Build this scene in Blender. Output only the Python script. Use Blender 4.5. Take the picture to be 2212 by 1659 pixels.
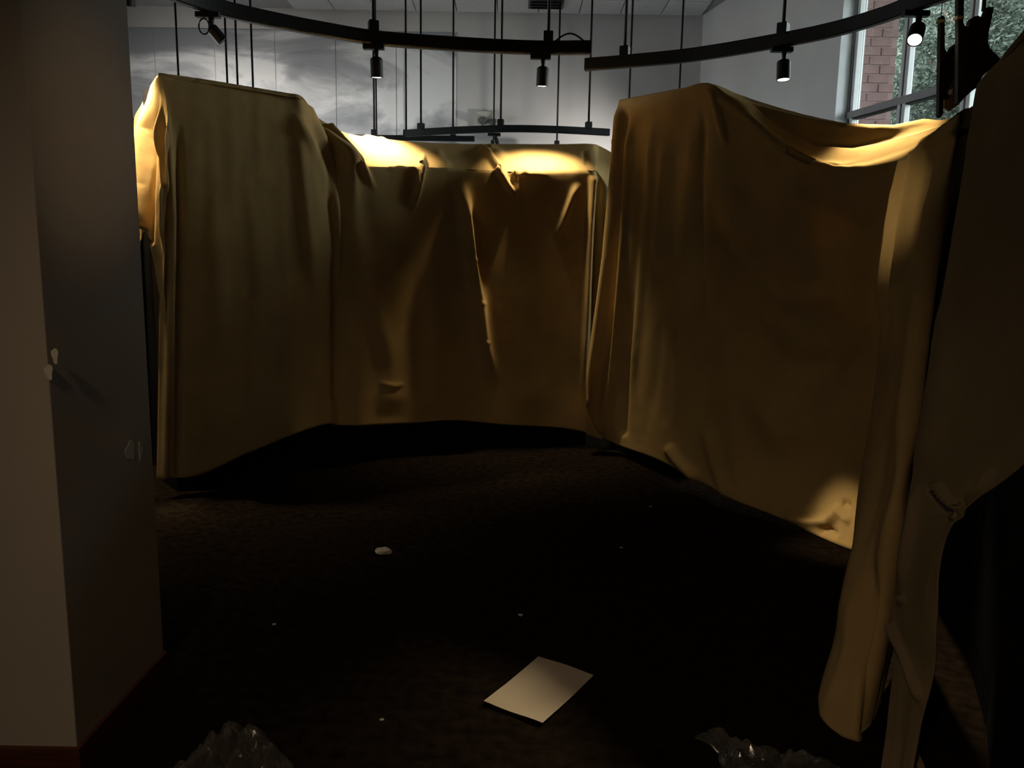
import bpy, bmesh, math, random
import numpy as np
from mathutils import Vector, Matrix, noise

random.seed(7)
scene = bpy.context.scene
col = scene.collection
for o in list(bpy.data.objects):
    bpy.data.objects.remove(o)

# ------------------------------------------------------------------ camera
F, PITCH, ROLL, EYE = 1650.0, math.radians(8.7), math.radians(0.94), 1.5
FW = np.array([0, math.cos(PITCH), -math.sin(PITCH)])
_rt = np.array([1.0, 0, 0]); _up = np.cross(_rt, FW)
RT = _rt * math.cos(ROLL) + _up * math.sin(ROLL)
UP = -_rt * math.sin(ROLL) + _up * math.cos(ROLL)
EYEP = np.array([0, 0, EYE])
cam_d = bpy.data.cameras.new('camera')
cam = bpy.data.objects.new('camera', cam_d); col.objects.link(cam)
cam.matrix_world = Matrix(((RT[0], UP[0], -FW[0], 0), (RT[1], UP[1], -FW[1], 0), (RT[2], UP[2], -FW[2], EYE), (0, 0, 0, 1)))
cam_d.sensor_width = 36; cam_d.lens = 36 * F / 2212; cam_d.clip_start = 0.05; cam_d.clip_end = 200
scene.camera = cam

# ------------------------------------------------------------------ exposure, sky, daylight
scene.view_settings.view_transform = 'Standard'
scene.view_settings.look = 'None'
scene.view_settings.gamma = 1
scene.view_settings.use_curve_mapping = False
scene.view_settings.exposure = 0.0

SKY = (0.93, 0.96, 1.0); SKY_STRENGTH = 15.5
world = bpy.data.worlds.new('overcast_morning'); scene.world = world
world.use_nodes = True
bg = world.node_tree.nodes['Background']
bg.inputs[0].default_value = (*SKY, 1); bg.inputs[1].default_value = SKY_STRENGTH

WARM = (1.0, 0.80, 0.48)
CEIL = 5.2
BACK_Y = 12.0

# right wall runs from the far corner towards the viewer, leaning right
RW0 = np.array([2.74, BACK_Y]); _d = np.array([0.24, -1.0]); RWD = _d / np.linalg.norm(_d)
RWN = np.array([-RWD[1], RWD[0]])            # points outdoors (to the right)
if RWN[0] < 0: RWN = -RWN

def portal(name, center, x_axis, normal_in, w, h):
    l = bpy.data.lights.new(name, 'AREA'); l.shape = 'RECTANGLE'; l.size = w; l.size_y = h
    l.cycles.is_portal = True
    o = bpy.data.objects.new(name, l); col.objects.link(o)
    z = -Vector(normal_in).normalized(); x = Vector(x_axis).normalized(); y = z.cross(x)
    m = Matrix((x, y, z)).transposed().to_4x4(); m.translation = Vector(center)
    o.matrix_world = m
    return o

# ------------------------------------------------------------------ picking points in the place
def ray(px, py): return FW + RT * (px - 1106) / F - UP * (py - 829.5) / F
def onz(px, py, z):
    v = ray(px, py); return EYEP + v * (z - EYE) / v[2]
def ony(px, py, y):
    v = ray(px, py); return EYEP + v * y / v[1]
def onp(px, py, A, B, off=0.0):
    A = np.array(A[:2], float); B = np.array(B[:2], float); t = B - A
    n = np.array([-t[1], t[0]]) / np.linalg.norm(t)
    if n @ (-A) < 0: n = -n
    A = A + n * off
    v = ray(px, py); k = (n @ A) / (n @ v[:2]); return EYEP + v * k
def proj(P):
    q = np.asarray(P) - EYEP; w = q @ FW
    return 1106 + F * (q @ RT) / w, 829.5 - F * (q @ UP) / w

# ------------------------------------------------------------------ materials
def mat(name, base, rough=0.6, spec=0.3, metal=0.0, var=0.0, scale=8.0, bump=0.0, bump_scale=60.0, emis=None, estr=0.0, trans=0.0, stretch=None):
    m = bpy.data.materials.new(name); m.use_nodes = True
    nt = m.node_tree; N = nt.nodes; L = nt.links
    b = N['Principled BSDF']
    b.inputs['Base Color'].default_value = (*base, 1); b.inputs['Roughness'].default_value = rough
    b.inputs['Metallic'].default_value = metal; b.inputs['Specular IOR Level'].default_value = spec
    tc = N.new('ShaderNodeTexCoord'); vec = tc.outputs['Object']
    if stretch:
        mp = N.new('ShaderNodeMapping'); mp.inputs['Scale'].default_value = stretch
        L.new(vec, mp.inputs['Vector']); vec = mp.outputs['Vector']
    if var > 0:
        nz = N.new('ShaderNodeTexNoise'); nz.inputs['Scale'].default_value = scale; nz.inputs['Detail'].default_value = 5
        L.new(vec, nz.inputs['Vector'])
        cr = N.new('ShaderNodeValToRGB')
        cr.color_ramp.elements[0].position = 0.3; cr.color_ramp.elements[1].position = 0.7
        cr.color_ramp.elements[0].color = (*[c * (1 - var) for c in base], 1)
        cr.color_ramp.elements[1].color = (*[min(1, c * (1 + var)) for c in base], 1)
        L.new(nz.outputs['Fac'], cr.inputs['Fac']); L.new(cr.outputs['Color'], b.inputs['Base Color'])
    if bump > 0:
        nb = N.new('ShaderNodeTexNoise'); nb.inputs['Scale'].default_value = bump_scale; nb.inputs['Detail'].default_value = 4
        L.new(vec, nb.inputs['Vector'])
        bp = N.new('ShaderNodeBump'); bp.inputs['Strength'].default_value = bump; bp.inputs['Distance'].default_value = 0.02
        L.new(nb.outputs['Fac'], bp.inputs['Height']); L.new(bp.outputs['Normal'], b.inputs['Normal'])
    if emis:
        b.inputs['Emission Color'].default_value = (*emis, 1); b.inputs['Emission Strength'].default_value = estr
    return m

def cloth_mat(name, base, transl=0.18, var=0.12):
    m = bpy.data.materials.new(name); m.use_nodes = True
    nt = m.node_tree; N = nt.nodes; L = nt.links; N.clear()
    out = N.new('ShaderNodeOutputMaterial'); mx = N.new('ShaderNodeMixShader'); mx.inputs[0].default_value = transl
    d = N.new('ShaderNodeBsdfDiffuse'); t = N.new('ShaderNodeBsdfTranslucent')
    tc = N.new('ShaderNodeTexCoord')
    nz = N.new('ShaderNodeTexNoise'); nz.inputs['Scale'].default_value = 3.0; nz.inputs['Detail'].default_value = 6
    L.new(tc.outputs['Object'], nz.inputs['Vector'])
    cr = N.new('ShaderNodeValToRGB'); cr.color_ramp.elements[0].position = 0.3; cr.color_ramp.elements[1].position = 0.7
    cr.color_ramp.elements[0].color = (*[c * (1 - var) for c in base], 1); cr.color_ramp.elements[1].color = (*[c * (1 + var) for c in base], 1)
    L.new(nz.outputs['Fac'], cr.inputs['Fac'])
    nb = N.new('ShaderNodeTexNoise'); nb.inputs['Scale'].default_value = 45; nb.inputs['Detail'].default_value = 5
    L.new(tc.outputs['Object'], nb.inputs['Vector'])
    bp = N.new('ShaderNodeBump'); bp.inputs['Strength'].default_value = 0.12; bp.inputs['Distance'].default_value = 0.01
    L.new(nb.outputs['Fac'], bp.inputs['Height'])
    L.new(bp.outputs['Normal'], d.inputs['Normal'])
    L.new(cr.outputs['Color'], d.inputs['Color']); L.new(cr.outputs['Color'], t.inputs['Color'])
    L.new(d.outputs[0], mx.inputs[1]); L.new(t.outputs[0], mx.inputs[2]); L.new(mx.outputs[0], out.inputs[0])
    return m

def clear_mat(name, tint, gloss=0.08, rough=0.02, diff=0.0, diff_col=(0.8, 0.8, 0.8), bump=0.0):
    """thin see-through sheet: mostly transparent, a mirror glint, a trace of milky diffuse"""
    m = bpy.data.materials.new(name); m.use_nodes = True
    nt = m.node_tree; N = nt.nodes; L = nt.links; N.clear()
    out = N.new('ShaderNodeOutputMaterial')
    tr = N.new('ShaderNodeBsdfTransparent'); tr.inputs[0].default_value = (*tint, 1)
    gl = N.new('ShaderNodeBsdfGlossy'); gl.inputs['Roughness'].default_value = rough
    lw = N.new('ShaderNodeLayerWeight'); lw.inputs['Blend'].default_value = 0.5
    fr = N.new('ShaderNodeMath'); fr.operation = 'POWER'; fr.inputs[1].default_value = 5.0; L.new(lw.outputs['Facing'], fr.inputs[0])
    ad = N.new('ShaderNodeMath'); ad.operation = 'ADD'; ad.inputs[1].default_value = gloss; ad.use_clamp = True
    L.new(fr.outputs[0], ad.inputs[0])
    mx = N.new('ShaderNodeMixShader'); L.new(ad.outputs[0], mx.inputs[0]); L.new(tr.outputs[0], mx.inputs[1]); L.new(gl.outputs[0], mx.inputs[2])
    last = mx
    if diff > 0:
        df = N.new('ShaderNodeBsdfDiffuse'); df.inputs[0].default_value = (*diff_col, 1)
        m2 = N.new('ShaderNodeMixShader'); m2.inputs[0].default_value = diff
        L.new(mx.outputs[0], m2.inputs[1]); L.new(df.outputs[0], m2.inputs[2]); last = m2
    if bump > 0:
        tc = N.new('ShaderNodeTexCoord'); nb = N.new('ShaderNodeTexNoise'); nb.inputs['Scale'].default_value = 26
        L.new(tc.outputs['Object'], nb.inputs['Vector'])
        bp = N.new('ShaderNodeBump'); bp.inputs['Strength'].default_value = bump; L.new(nb.outputs['Fac'], bp.inputs['Height'])
        L.new(bp.outputs['Normal'], gl.inputs['Normal'])
    L.new(last.outputs[0], out.inputs[0])
    return m

M = {}
M['canvas'] = cloth_mat('canvas_drop_cloth', (0.58, 0.40, 0.175), 0.08)
M['paper_drape'] = cloth_mat('kraft_paper', (0.30, 0.22, 0.125), 0.05)
M['black'] = mat('black_metal', (0.012, 0.012, 0.013), 0.5, 0.3, var=0.2)
M['case'] = mat('black_laminate', (0.010, 0.009, 0.009), 0.7, 0.1, var=0.2, scale=3)
M['carpet'] = mat('dark_carpet', (0.020, 0.014, 0.010), 1.0, 0.0, var=0.5, scale=22, bump=0.6, bump_scale=240)
M['wall'] = mat('grey_wall_paint', (0.64, 0.62, 0.61), 0.85, 0.1, var=0.04, scale=2, bump=0.05, bump_scale=150)
M['dark_absorb'] = mat('bounce_absorber', (0.035, 0.033, 0.032), 0.9, 0.1, var=0.1)  # dark tone so the unseen ceiling and walls bounce little light
M['beige_wall'] = mat('beige_wall_paint', (0.50, 0.43, 0.37), 0.8, 0.15, var=0.05, scale=2.5, bump=0.06, bump_scale=140)
M['patch'] = mat('wall_filler', (0.72, 0.66, 0.58), 0.9, 0.1, var=0.06)
M['trim_wood'] = mat('red_brown_wood', (0.10, 0.032, 0.018), 0.5, 0.3, var=0.35, scale=6, stretch=(1, 12, 12))
M['tile'] = mat('ceiling_tile', (0.62, 0.62, 0.63), 0.95, 0.05, var=0.06, scale=30, bump=0.2, bump_scale=80)
M['grid'] = mat('ceiling_grid', (0.35, 0.35, 0.36), 0.7, 0.2, var=0.05)
M['white_frame'] = mat('white_window_frame', (0.62, 0.63, 0.64), 0.5, 0.3, var=0.04)
M['grey_frame'] = mat('grey_window_bar', (0.30, 0.28, 0.29), 0.5, 0.3, var=0.05)
M['gasket'] = mat('black_gasket', (0.02, 0.02, 0.025), 0.6, 0.2, var=0.1)
M['glass'] = clear_mat('window_glass', (0.90, 0.95, 0.94), 0.03, 0.0, 0.006, (0.8, 0.85, 0.85))
M['plastic'] = clear_mat('clear_plastic_bag', (0.96, 0.96, 0.95), 0.12, 0.15, 0.10, (0.55, 0.52, 0.47), 0.5)
M['paper'] = mat('white_paper', (0.56, 0.48, 0.385), 0.85, 0.1, var=0.05, scale=5, bump=0.04)
M['litter'] = mat('litter_scrap', (0.6, 0.57, 0.52), 0.9, 0.1, var=0.15, scale=20)
M['lens'] = mat('lamp_lens', (1, 0.95, 0.8), 0.4, 0.2, emis=(1.0, 0.90, 0.66), estr=9.0, var=0.02)
M['lens_dim'] = mat('unlit_lens', (0.25, 0.24, 0.22), 0.3, 0.4, var=0.05)
M['brick'] = mat('red_brick', (0.15, 0.095, 0.092), 0.9, 0.1, var=0.3, scale=3, bump=0.3, bump_scale=60)
M['mortar'] = mat('mortar', (0.22, 0.15, 0.14), 0.95, 0.05, var=0.1)
M['leaf'] = mat('tree_leaf', (0.062, 0.076, 0.062), 0.95, 0.04, var=0.5, scale=2.5)
M['leaf_pale'] = mat('pale_tree_leaf', (0.14, 0.19, 0.17), 0.9, 0.05, var=0.4, scale=3)
M['bark'] = mat('bark', (0.07, 0.05, 0.04), 0.95, 0.05, var=0.4, scale=8, bump=0.6, bump_scale=20)
M['grass'] = mat('lawn', (0.06, 0.10, 0.04), 0.95, 0.05, var=0.4, scale=3)
M['cutout'] = mat('dark_painted_board', (0.022, 0.015, 0.012), 0.6, 0.2, var=0.3, scale=6)
M['board'] = mat('tan_board', (0.34, 0.22, 0.13), 0.7, 0.2, var=0.2, scale=6)
M['tape'] = mat('cream_tape', (0.8, 0.66, 0.48), 0.6, 0.2, var=0.06)
M['beige_plastic'] = mat('beige_plastic', (0.50, 0.50, 0.44), 0.5, 0.3, var=0.04)
M['dark_grey'] = mat('dark_grey_plastic', (0.09, 0.09, 0.095), 0.5, 0.3, var=0.1)

# cloud mural print
def mural_mat():
    m = bpy.data.materials.new('cloud_print'); m.use_nodes = True
    nt = m.node_tree; N = nt.nodes; L = nt.links
    b = N['Principled BSDF']; b.inputs['Roughness'].default_value = 0.75; b.inputs['Specular IOR Level'].default_value = 0.15
    g = N.new('ShaderNodeNewGeometry')
    mp = N.new('ShaderNodeMapping'); mp.inputs['Scale'].default_value = (0.62, 1, 1.75); mp.inputs['Location'].default_value = (1.0, 2.0, 3.0)
    mp.inputs['Rotation'].default_value = (0, math.radians(-9), 0)
    L.new(g.outputs['Position'], mp.inputs['Vector'])
    n1 = N.new('ShaderNodeTexNoise'); n1.inputs['Scale'].default_value = 0.55; n1.inputs['Detail'].default_value = 8; n1.inputs['Roughness'].default_value = 0.55; n1.inputs['Distortion'].default_value = 1.1
    L.new(mp.outputs[0], n1.inputs['Vector'])
    cr = N.new('ShaderNodeValToRGB'); e = cr.color_ramp.elements
    e[0].position = 0.43; e[0].color = (0.33, 0.34, 0.365, 1)
    e[1].position = 0.58; e[1].color = (0.90, 0.90, 0.90, 1)
    k = e.new(0.5); k.color = (0.46, 0.47, 0.49, 1)
    L.new(n1.outputs['Fac'], cr.inputs['Fac']); L.new(cr.outputs['Color'], b.inputs['Base Color'])
    return m
M['mural'] = mural_mat()

# ------------------------------------------------------------------ object helpers
def link(name, me, m, parent=None):
    o = bpy.data.objects.new(name, me); col.objects.link(o)
    if m is not None and not me.materials: me.materials.append(m)
    if parent is not None: o.parent = parent
    return o
def tag(o, label=None, cat=None, group=None, kind=None):
    if label: o['label'] = label
    if cat: o['category'] = cat
    if group: o['group'] = group
    if kind: o['kind'] = kind
    return o
def empty(name, loc, label, cat, group=None):
    o = bpy.data.objects.new(name, None); col.objects.link(o); o.location = loc; o.empty_display_size = 0.1
    o['label'] = label; o['category'] = cat
    if group: o['group'] = group
    return o
def put(name, me, m, parent):
    """part in world coordinates under a thing whose Empty sits somewhere"""
    o = link(name, me, m); o.parent = parent
    o.matrix_parent_inverse = Matrix.Translation(-Vector(parent.location)) if parent.type == 'EMPTY' else parent.matrix_basis.inverted()
    return o
def mesh(name, v, f, smooth=False):
    me = bpy.data.meshes.new(name); me.from_pydata([tuple(map(float, p)) for p in v], [], f); me.update()
    if smooth:
        for p in me.polygons: p.use_smooth = True
    return me
def bm_mesh(name, bm, smooth=False):
    bmesh.ops.recalc_face_normals(bm, faces=bm.faces)
    me = bpy.data.meshes.new(name); bm.to_mesh(me); bm.free()
    if smooth:
        for p in me.polygons: p.use_smooth = True
    return me
def add_box(bm, c, s, rot=None, bevel=0.0):
    r = bmesh.ops.create_cube(bm, size=1.0); vs = r['verts']
    for v in vs: v.co = Vector((v.co.x * s[0], v.co.y * s[1], v.co.z * s[2]))
    if bevel:
        es = list({e for v in vs for e in v.link_edges})
        rb = bmesh.ops.bevel(bm, geom=es, offset=bevel, segments=2, affect='EDGES', profile=0.6)
        vs = list({v for f in rb['faces'] for v in f.verts} | {v for v in vs if v.is_valid})
    mt = Matrix.Translation(Vector(c))
    if rot is not None: mt = mt @ rot.to_4x4()
    for v in vs: v.co = mt @ v.co
def box_me(name, c, s, rot=None, bevel=0.0):
    bm = bmesh.new(); add_box(bm, c, s, rot, bevel); return bm_mesh(name, bm)
def add_tube(bm, pts, r, seg=8, caps=True):
    pts = [Vector(p) for p in pts]; rings = []
    rr = r if isinstance(r, (list, tuple)) else [r] * len(pts)
    for i, p in enumerate(pts):
        t = (pts[min(i + 1, len(pts) - 1)] - pts[max(i - 1, 0)]).normalized()
        a = t.cross(Vector((0, 0, 1)) if abs(t.z) < 0.9 else Vector((1, 0, 0))).normalized(); b = t.cross(a)
        rings.append([bm.verts.new(p + (a * math.cos(2 * math.pi * k / seg) + b * math.sin(2 * math.pi * k / seg)) * rr[i]) for k in range(seg)])
    for i in range(len(rings) - 1):
        for k in range(seg):
            bm.faces.new((rings[i][k], rings[i][(k + 1) % seg], rings[i + 1][(k + 1) % seg], rings[i + 1][k]))
    if caps:
        bm.faces.new(rings[0]); bm.faces.new(rings[-1])
def tube_me(name, pts, r, seg=8):
    bm = bmesh.new(); add_tube(bm, pts, r, seg); return bm_mesh(name, bm, True)
def lathe_me(name, prof, seg=24, origin=(0, 0, 0), rot=None):
    v = []; f = []
    for (r, z) in prof:
        for k in range(seg):
            a = 2 * math.pi * k / seg; p = Vector((r * math.cos(a), r * math.sin(a), z))
            if rot is not None: p = rot @ p
            v.append(p + Vector(origin))
    for i in range(len(prof) - 1):
        for k in range(seg):
            f.append((i * seg + k, i * seg + (k + 1) % seg, (i + 1) * seg + (k + 1) % seg, (i + 1) * seg + k))
    bm = bmesh.new(); me = mesh('t', v, f); bm.from_mesh(me); bmesh.ops.remove_doubles(bm, verts=bm.verts, dist=1e-5)
    bpy.data.meshes.remove(me)
    return bm_mesh(name, bm, False)
def prism_me(name, plan, z0, z1):
    """vertical prism over a plan outline (list of xy); z1 may be a list per point"""
    n = len(plan); zt = z1 if isinstance(z1, (list, tuple)) else [z1] * n
    v = [(p[0], p[1], z0) for p in plan] + [(p[0], p[1], zt[i]) for i, p in enumerate(plan)]
    f = [tuple(range(n)), tuple(range(n, 2 * n))] + [(i, (i + 1) % n, n + (i + 1) % n, n + i) for i in range(n)]
    bm = bmesh.new(); me = mesh('t', v, f); bm.from_mesh(me); bpy.data.meshes.remove(me)
    return bm_mesh(name, bm)

def crspline(P, n):
    """Catmull-Rom through P (k,d) -> n samples"""
    P = np.asarray(P, float); k = len(P)
    t = np.linspace(0, k - 1, n) if np.isscalar(n) else np.asarray(n, float)
    i = np.clip(np.floor(t).astype(int), 0, k - 2); u = (t - i)[:, None]
    Q = np.vstack([2 * P[0] - P[1], P, 2 * P[-1] - P[-2]])
    p0, p1, p2, p3 = Q[i], Q[i + 1], Q[i + 2], Q[i + 3]
    return 0.5 * (2 * p1 + (p2 - p0) * u + (2 * p0 - 5 * p1 + 4 * p2 - p3) * u ** 2 + (3 * p1 - p0 - 3 * p2 + p3) * u ** 3)

# ------------------------------------------------------------------ the room
def struct(name, me, m, label=None, parent=None):
    o = link(name, me, m, parent)
    if parent is None: o['kind'] = 'structure'
    if label: o['label'] = label
    return o

struct('floor', box_me('floor', (-1, 4, -0.05), (16, 18, 0.1)), M['carpet'], 'dark brown carpet floor in front of the draped cases')
struct('wall_back', box_me('wall_back', (-1.4, BACK_Y + 0.1, CEIL / 2 + 0.05), (10.4, 0.2, CEIL + 0.1)), M['wall'], 'grey painted back wall behind the hanging lamp tracks')
bm = bmesh.new(); WY0, WY1, WZ0, WZ1 = 7.0, 10.8, 0.2, 2.1
for (y0, y1, z0, z1) in ((-5, WY0, 0, CEIL + 0.1), (WY1, 12.2, 0, CEIL + 0.1), (WY0, WY1, 0, WZ0), (WY0, WY1, WZ1, CEIL + 0.1)):
    add_box(bm, (-6.2, (y0 + y1) / 2, (z0 + z1) / 2), (0.2, y1 - y0, z1 - z0))
struct('wall_left', bm_mesh('wall_left', bm), M['wall'], 'grey painted side wall hidden beyond the pier')
w2 = bpy.data.objects.new('added_window', None); col.objects.link(w2); w2['kind'] = 'structure'; w2['label'] = 'unseen low window added in the far left wall to light the back wall'  # unseen opening added to let daylight onto the back wall
for y in np.linspace(WY0 + 0.04, WY1 - 0.04, 5): link('mullion', box_me('mullion', (-6.2, y, (WZ0 + WZ1) / 2), (0.1, 0.08, WZ1 - WZ0)), M['white_frame'], w2)
for k in range(4):
    link('pane', box_me('pane', (-6.2, WY0 + (k + .5) * (WY1 - WY0) / 4, (WZ0 + WZ1) / 2), (0.006, (WY1 - WY0) / 4 - 0.06, WZ1 - WZ0)), M['glass'], w2)
portal('daylight_portal_left', (-6.35, (WY0 + WY1) / 2, (WZ0 + WZ1) / 2), (0, 1, 0), (1, 0, 0), WY1 - WY0, WZ1 - WZ0)

# ceiling and tiles
ceil = struct('ceiling', box_me('ceiling', (-0.5, 10.55, CEIL + 0.08), (12, 3.3, 0.1)), M['grid'], 'suspended ceiling of pale square tiles')
struct('ceiling_front', box_me('ceiling_front', (0.0, 2.9, CEIL + 0.08), (13, 12, 0.1)), M['dark_absorb'], 'unseen ceiling over the exhibit, darkened to cut bounce light')  # kept dark so less light bounces onto the drapes
tile = box_me('tile', (0, 0, 0), (0.585, 0.585, 0.03), bevel=0.004)
for i in range(-5, 8):
    for j in range(5):
        x = i * 0.6; y = BACK_Y - 0.35 - 0.6 * j
        if x > 2.7 + 0.24 * (BACK_Y - y) - 0.25: continue
        t = link('tile', tile, M['tile'], ceil); t.location = (x, y, CEIL + 0.018)

# right wall with its big window (wall-local: s along the wall from the far corner, z up, d outdoors)
def rw(s, z, d=0.0):
    p = RW0 + RWD * s + RWN * d; return (p[0], p[1], z)
def rw_s(px, py):
    p = onp(px, py, RW0, RW0 + RWD); return (p[:2] - RW0) @ RWD, p[2]
RWROT = Matrix(((RWD[0], RWN[0], 0), (RWD[1], RWN[1], 0), (0, 0, 1)))
def rwbox(bm, s0, s1, z0, z1, d0, d1, bevel=0.0):
    add_box(bm, rw((s0 + s1) / 2, (z0 + z1) / 2, (d0 + d1) / 2), (abs(s1 - s0), abs(d1 - d0), abs(z1 - z0)), RWROT, bevel)
S0 = rw_s(1801, 256)[0]; S1 = rw_s(2216, 100)[0]
SILL, HEAD, THK = 1.75, 4.45, 0.30
SEND = 15.5
bm = bmesh.new()
rwbox(bm, -0.3, S0, 0, CEIL + 0.1, 0, THK)
rwbox(bm, S0, S1, 0, SILL, 0, THK); rwbox(bm, S0, S1, HEAD, CEIL + 0.1, 0, THK)
struct('wall_right', bm_mesh('wall_right', bm), M['wall'], 'grey side wall with the tall window in it')

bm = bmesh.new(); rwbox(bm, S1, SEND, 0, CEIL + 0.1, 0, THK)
struct('wall_right_front', bm_mesh('wall_right_front', bm), M['dark_absorb'], 'unseen near part of the side wall, darkened to cut bounce light')  # out-of-view wall darkened so it throws less light on the left drape
win = bpy.data.objects.new('window_1', None); col.objects.link(win); win['kind'] = 'structure'
win['label'] = 'tall white framed window looking out on brick and trees'
def wpart(name, bxs, m, bevel=0.0):
    bm = bmesh.new()
    for b in bxs: rwbox(bm, *b, bevel)
    return link(name, bm_mesh(name, bm), m, win)
D_GL = 0.20
m1 = (rw_s(1929, 100)[0] + rw_s(1921, 205)[0]) / 2
m2 = (rw_s(2062, 100)[0] + rw_s(2054, 240)[0]) / 2
mw = m2 - m1
muls = [m1, m2]
while muls[-1] + mw < S1 - 0.3: muls.append(muls[-1] + mw)
zt = rw_s(1926, 213)[1]
wpart('jamb', [(S0, S0 + 0.02, SILL, HEAD, 0, THK)], M['white_frame'])
wpart('jamb', [(S1 - 0.02, S1, SILL, HEAD, 0, THK)], M['white_frame'])
wpart('sill', [(S0, S1, SILL - 0.03, SILL + 0.02, -0.06, THK)], M['white_frame'])
wpart('head', [(S0, S1, HEAD - 0.02, HEAD, 0, THK)], M['white_frame'])
edges = [S0 + 0.05] + muls + [S1 - 0.05]
for k, s in enumerate(edges):
    wpart('mullion', [(s - 0.055, s - 0.012, SILL, HEAD, D_GL - 0.05, D_GL + 0.012), (s + 0.012, s + 0.055, SILL, HEAD, D_GL - 0.05, D_GL + 0.012)], M['white_frame'], 0.004)
    wpart('gasket', [(s - 0.012, s + 0.012, SILL, HEAD, D_GL - 0.02, D_GL + 0.05)], M['gasket'])
wpart('transom', [(S0 + 0.03, S1 - 0.03, zt - 0.035, zt + 0.035, D_GL - 0.07, D_GL + 0.05)], M['grey_frame'], 0.004)
wpart('transom_gasket', [(S0 + 0.03, S1 - 0.03, zt - 0.05, zt - 0.0355, D_GL - 0.045, D_GL + 0.03)], M['gasket'])
for k in range(len(edges) - 1):
    for (za, zb) in ((SILL + 0.02, zt - 0.05), (zt + 0.035, HEAD - 0.02)):
        wpart('pane', [(edges[k] + 0.05, edges[k + 1] - 0.05, za, zb, D_GL, D_GL + 0.006)], M['glass'])
c = rw((S0 + S1) / 2, (SILL + HEAD) / 2, THK + 0.05)
portal('daylight_portal_side', c, (*RWD, 0), (-RWN[0], -RWN[1], 0), S1 - S0, HEAD - SILL)

# unseen closed wall on the side of the viewer, darkened to cut bounce
struct('wall_rear', box_me('wall_rear', (0.2, -3.1, CEIL / 2 + 0.05), (13.4, 0.2, CEIL + 0.1)), M['dark_absorb'], 'unseen wall on the side of the viewer, darkened to cut bounce light')

# the pier at the left edge
CN, CF = onz(192, 1662, 0), onz(338, 1447, 0)
PX = (CN[0] + CF[0]) / 2
PY0, PY1 = CN[1], CF[1]
pier = struct('wall_pier', box_me('wall_pier', (PX - 1.2, (PY0 + PY1) / 2, CEIL / 2), (2.4, PY1 - PY0, CEIL), bevel=0.004), M['beige_wall'], 'beige painted wall end at the left with filler patches')
bh, bt = 0.075, 0.014
bmb = bmesh.new()
add_box(bmb, (PX - 1.2, PY0 - bt / 2, bh / 2), (2.4 + 2 * bt, bt, bh), bevel=0.003)
add_box(bmb, (PX + bt / 2, (PY0 + PY1) / 2, bh / 2), (bt, PY1 - PY0 + 0.002, bh), bevel=0.003)
bb = link('baseboard_left', bm_mesh('baseboard_left', bmb), M['trim_wood']); bb['kind'] = 'structure'; bb['label'] = 'red brown wooden baseboard round the beige pier'
def filler(px, py, rx, rz, side):
    P = ony(px, py, PY0) if side == 'front' else EYEP + ray(px, py) * PX / ray(px, py)[0]
    n = 18; v = []; 
    for d in (0.0, 0.0015):
        for k in range(n):
            a = 2 * math.pi * k / n; r = 1 + 0.18 * math.sin(3 * a + px) + 0.1 * math.sin(5 * a)
            u = r * rx * math.cos(a); w = r * rz * math.sin(a)
            v.append((P[0] + u, PY0 - d, P[2] + w) if side == 'front' else (PX + d, P[1] + u, P[2] + w))
    f = [tuple(range(n, 2 * n))] + [(k, (k + 1) % n, n + (k + 1) % n, n + k) for k in range(n)]
    link('filler_patch', mesh('filler_patch', v, f), M['patch'], pier)
filler(106, 803, 0.011, 0.021, 'front'); filler(119, 768, 0.009, 0.022, 'front'); filler(281, 974, 0.030, 0.032, 'side'); filler(303, 975, 0.012, 0.03, 'side')

# ------------------------------------------------------------------ cloud mural on the back wall
mural = empty('cloud_mural', (-3.5, BACK_Y, 2.6), 'large cloudy sky print in tall strips on the back wall', 'mural')
xr = ony(985, 200, BACK_Y - 0.02)[0]; ztop = ony(450, 62, BACK_Y - 0.02)[2]
pw = ony(985, 250, BACK_Y)[0] - ony(856, 250, BACK_Y)[0]
for k in range(6):
    x1 = xr - k * pw; x0 = x1 - pw + 0.012
    if x0 < -6.05: x0 = -6.05
    put('print_strip', box_me('print_strip', ((x0 + x1) / 2, BACK_Y - 0.008, (ztop + 0.6) / 2), (x1 - x0, 0.012, ztop - 0.6)), M['mural'], mural)

# ------------------------------------------------------------------ lighting tracks
ZT = 3.196
def sweep_rail(pts, w, h):
    v = []; f = []; n = len(pts)
    for i, p in enumerate(pts):
        t = pts[min(i + 1, n - 1)] - pts[max(i - 1, 0)]; t = t / np.linalg.norm(t); s = np.array([t[1], -t[0], 0])
        for (a, b) in ((-w / 2, -h / 2 + .008), (-w / 2 + .008, -h / 2), (w / 2 - .008, -h / 2), (w / 2, -h / 2 + .008), (w / 2, h / 2 - .008), (w / 2 - .008, h / 2), (-w / 2 + .008, h / 2), (-w / 2, h / 2 - .008)):
            v.append(p + s * a + np.array([0, 0, b]))
    for i in range(n - 1):
        for k in range(8): f.append((i * 8 + k, i * 8 + (k + 1) % 8, (i + 1) * 8 + (k + 1) % 8, (i + 1) * 8 + k))
    f.append(tuple(range(8))); f.append(tuple(range((n - 1) * 8, n * 8)))
    bm = bmesh.new(); me = mesh('t', v, f); bm.from_mesh(me); bpy.data.meshes.remove(me)
    return bm_mesh('rail', bm)
RAIL_H = 0.10
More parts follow.
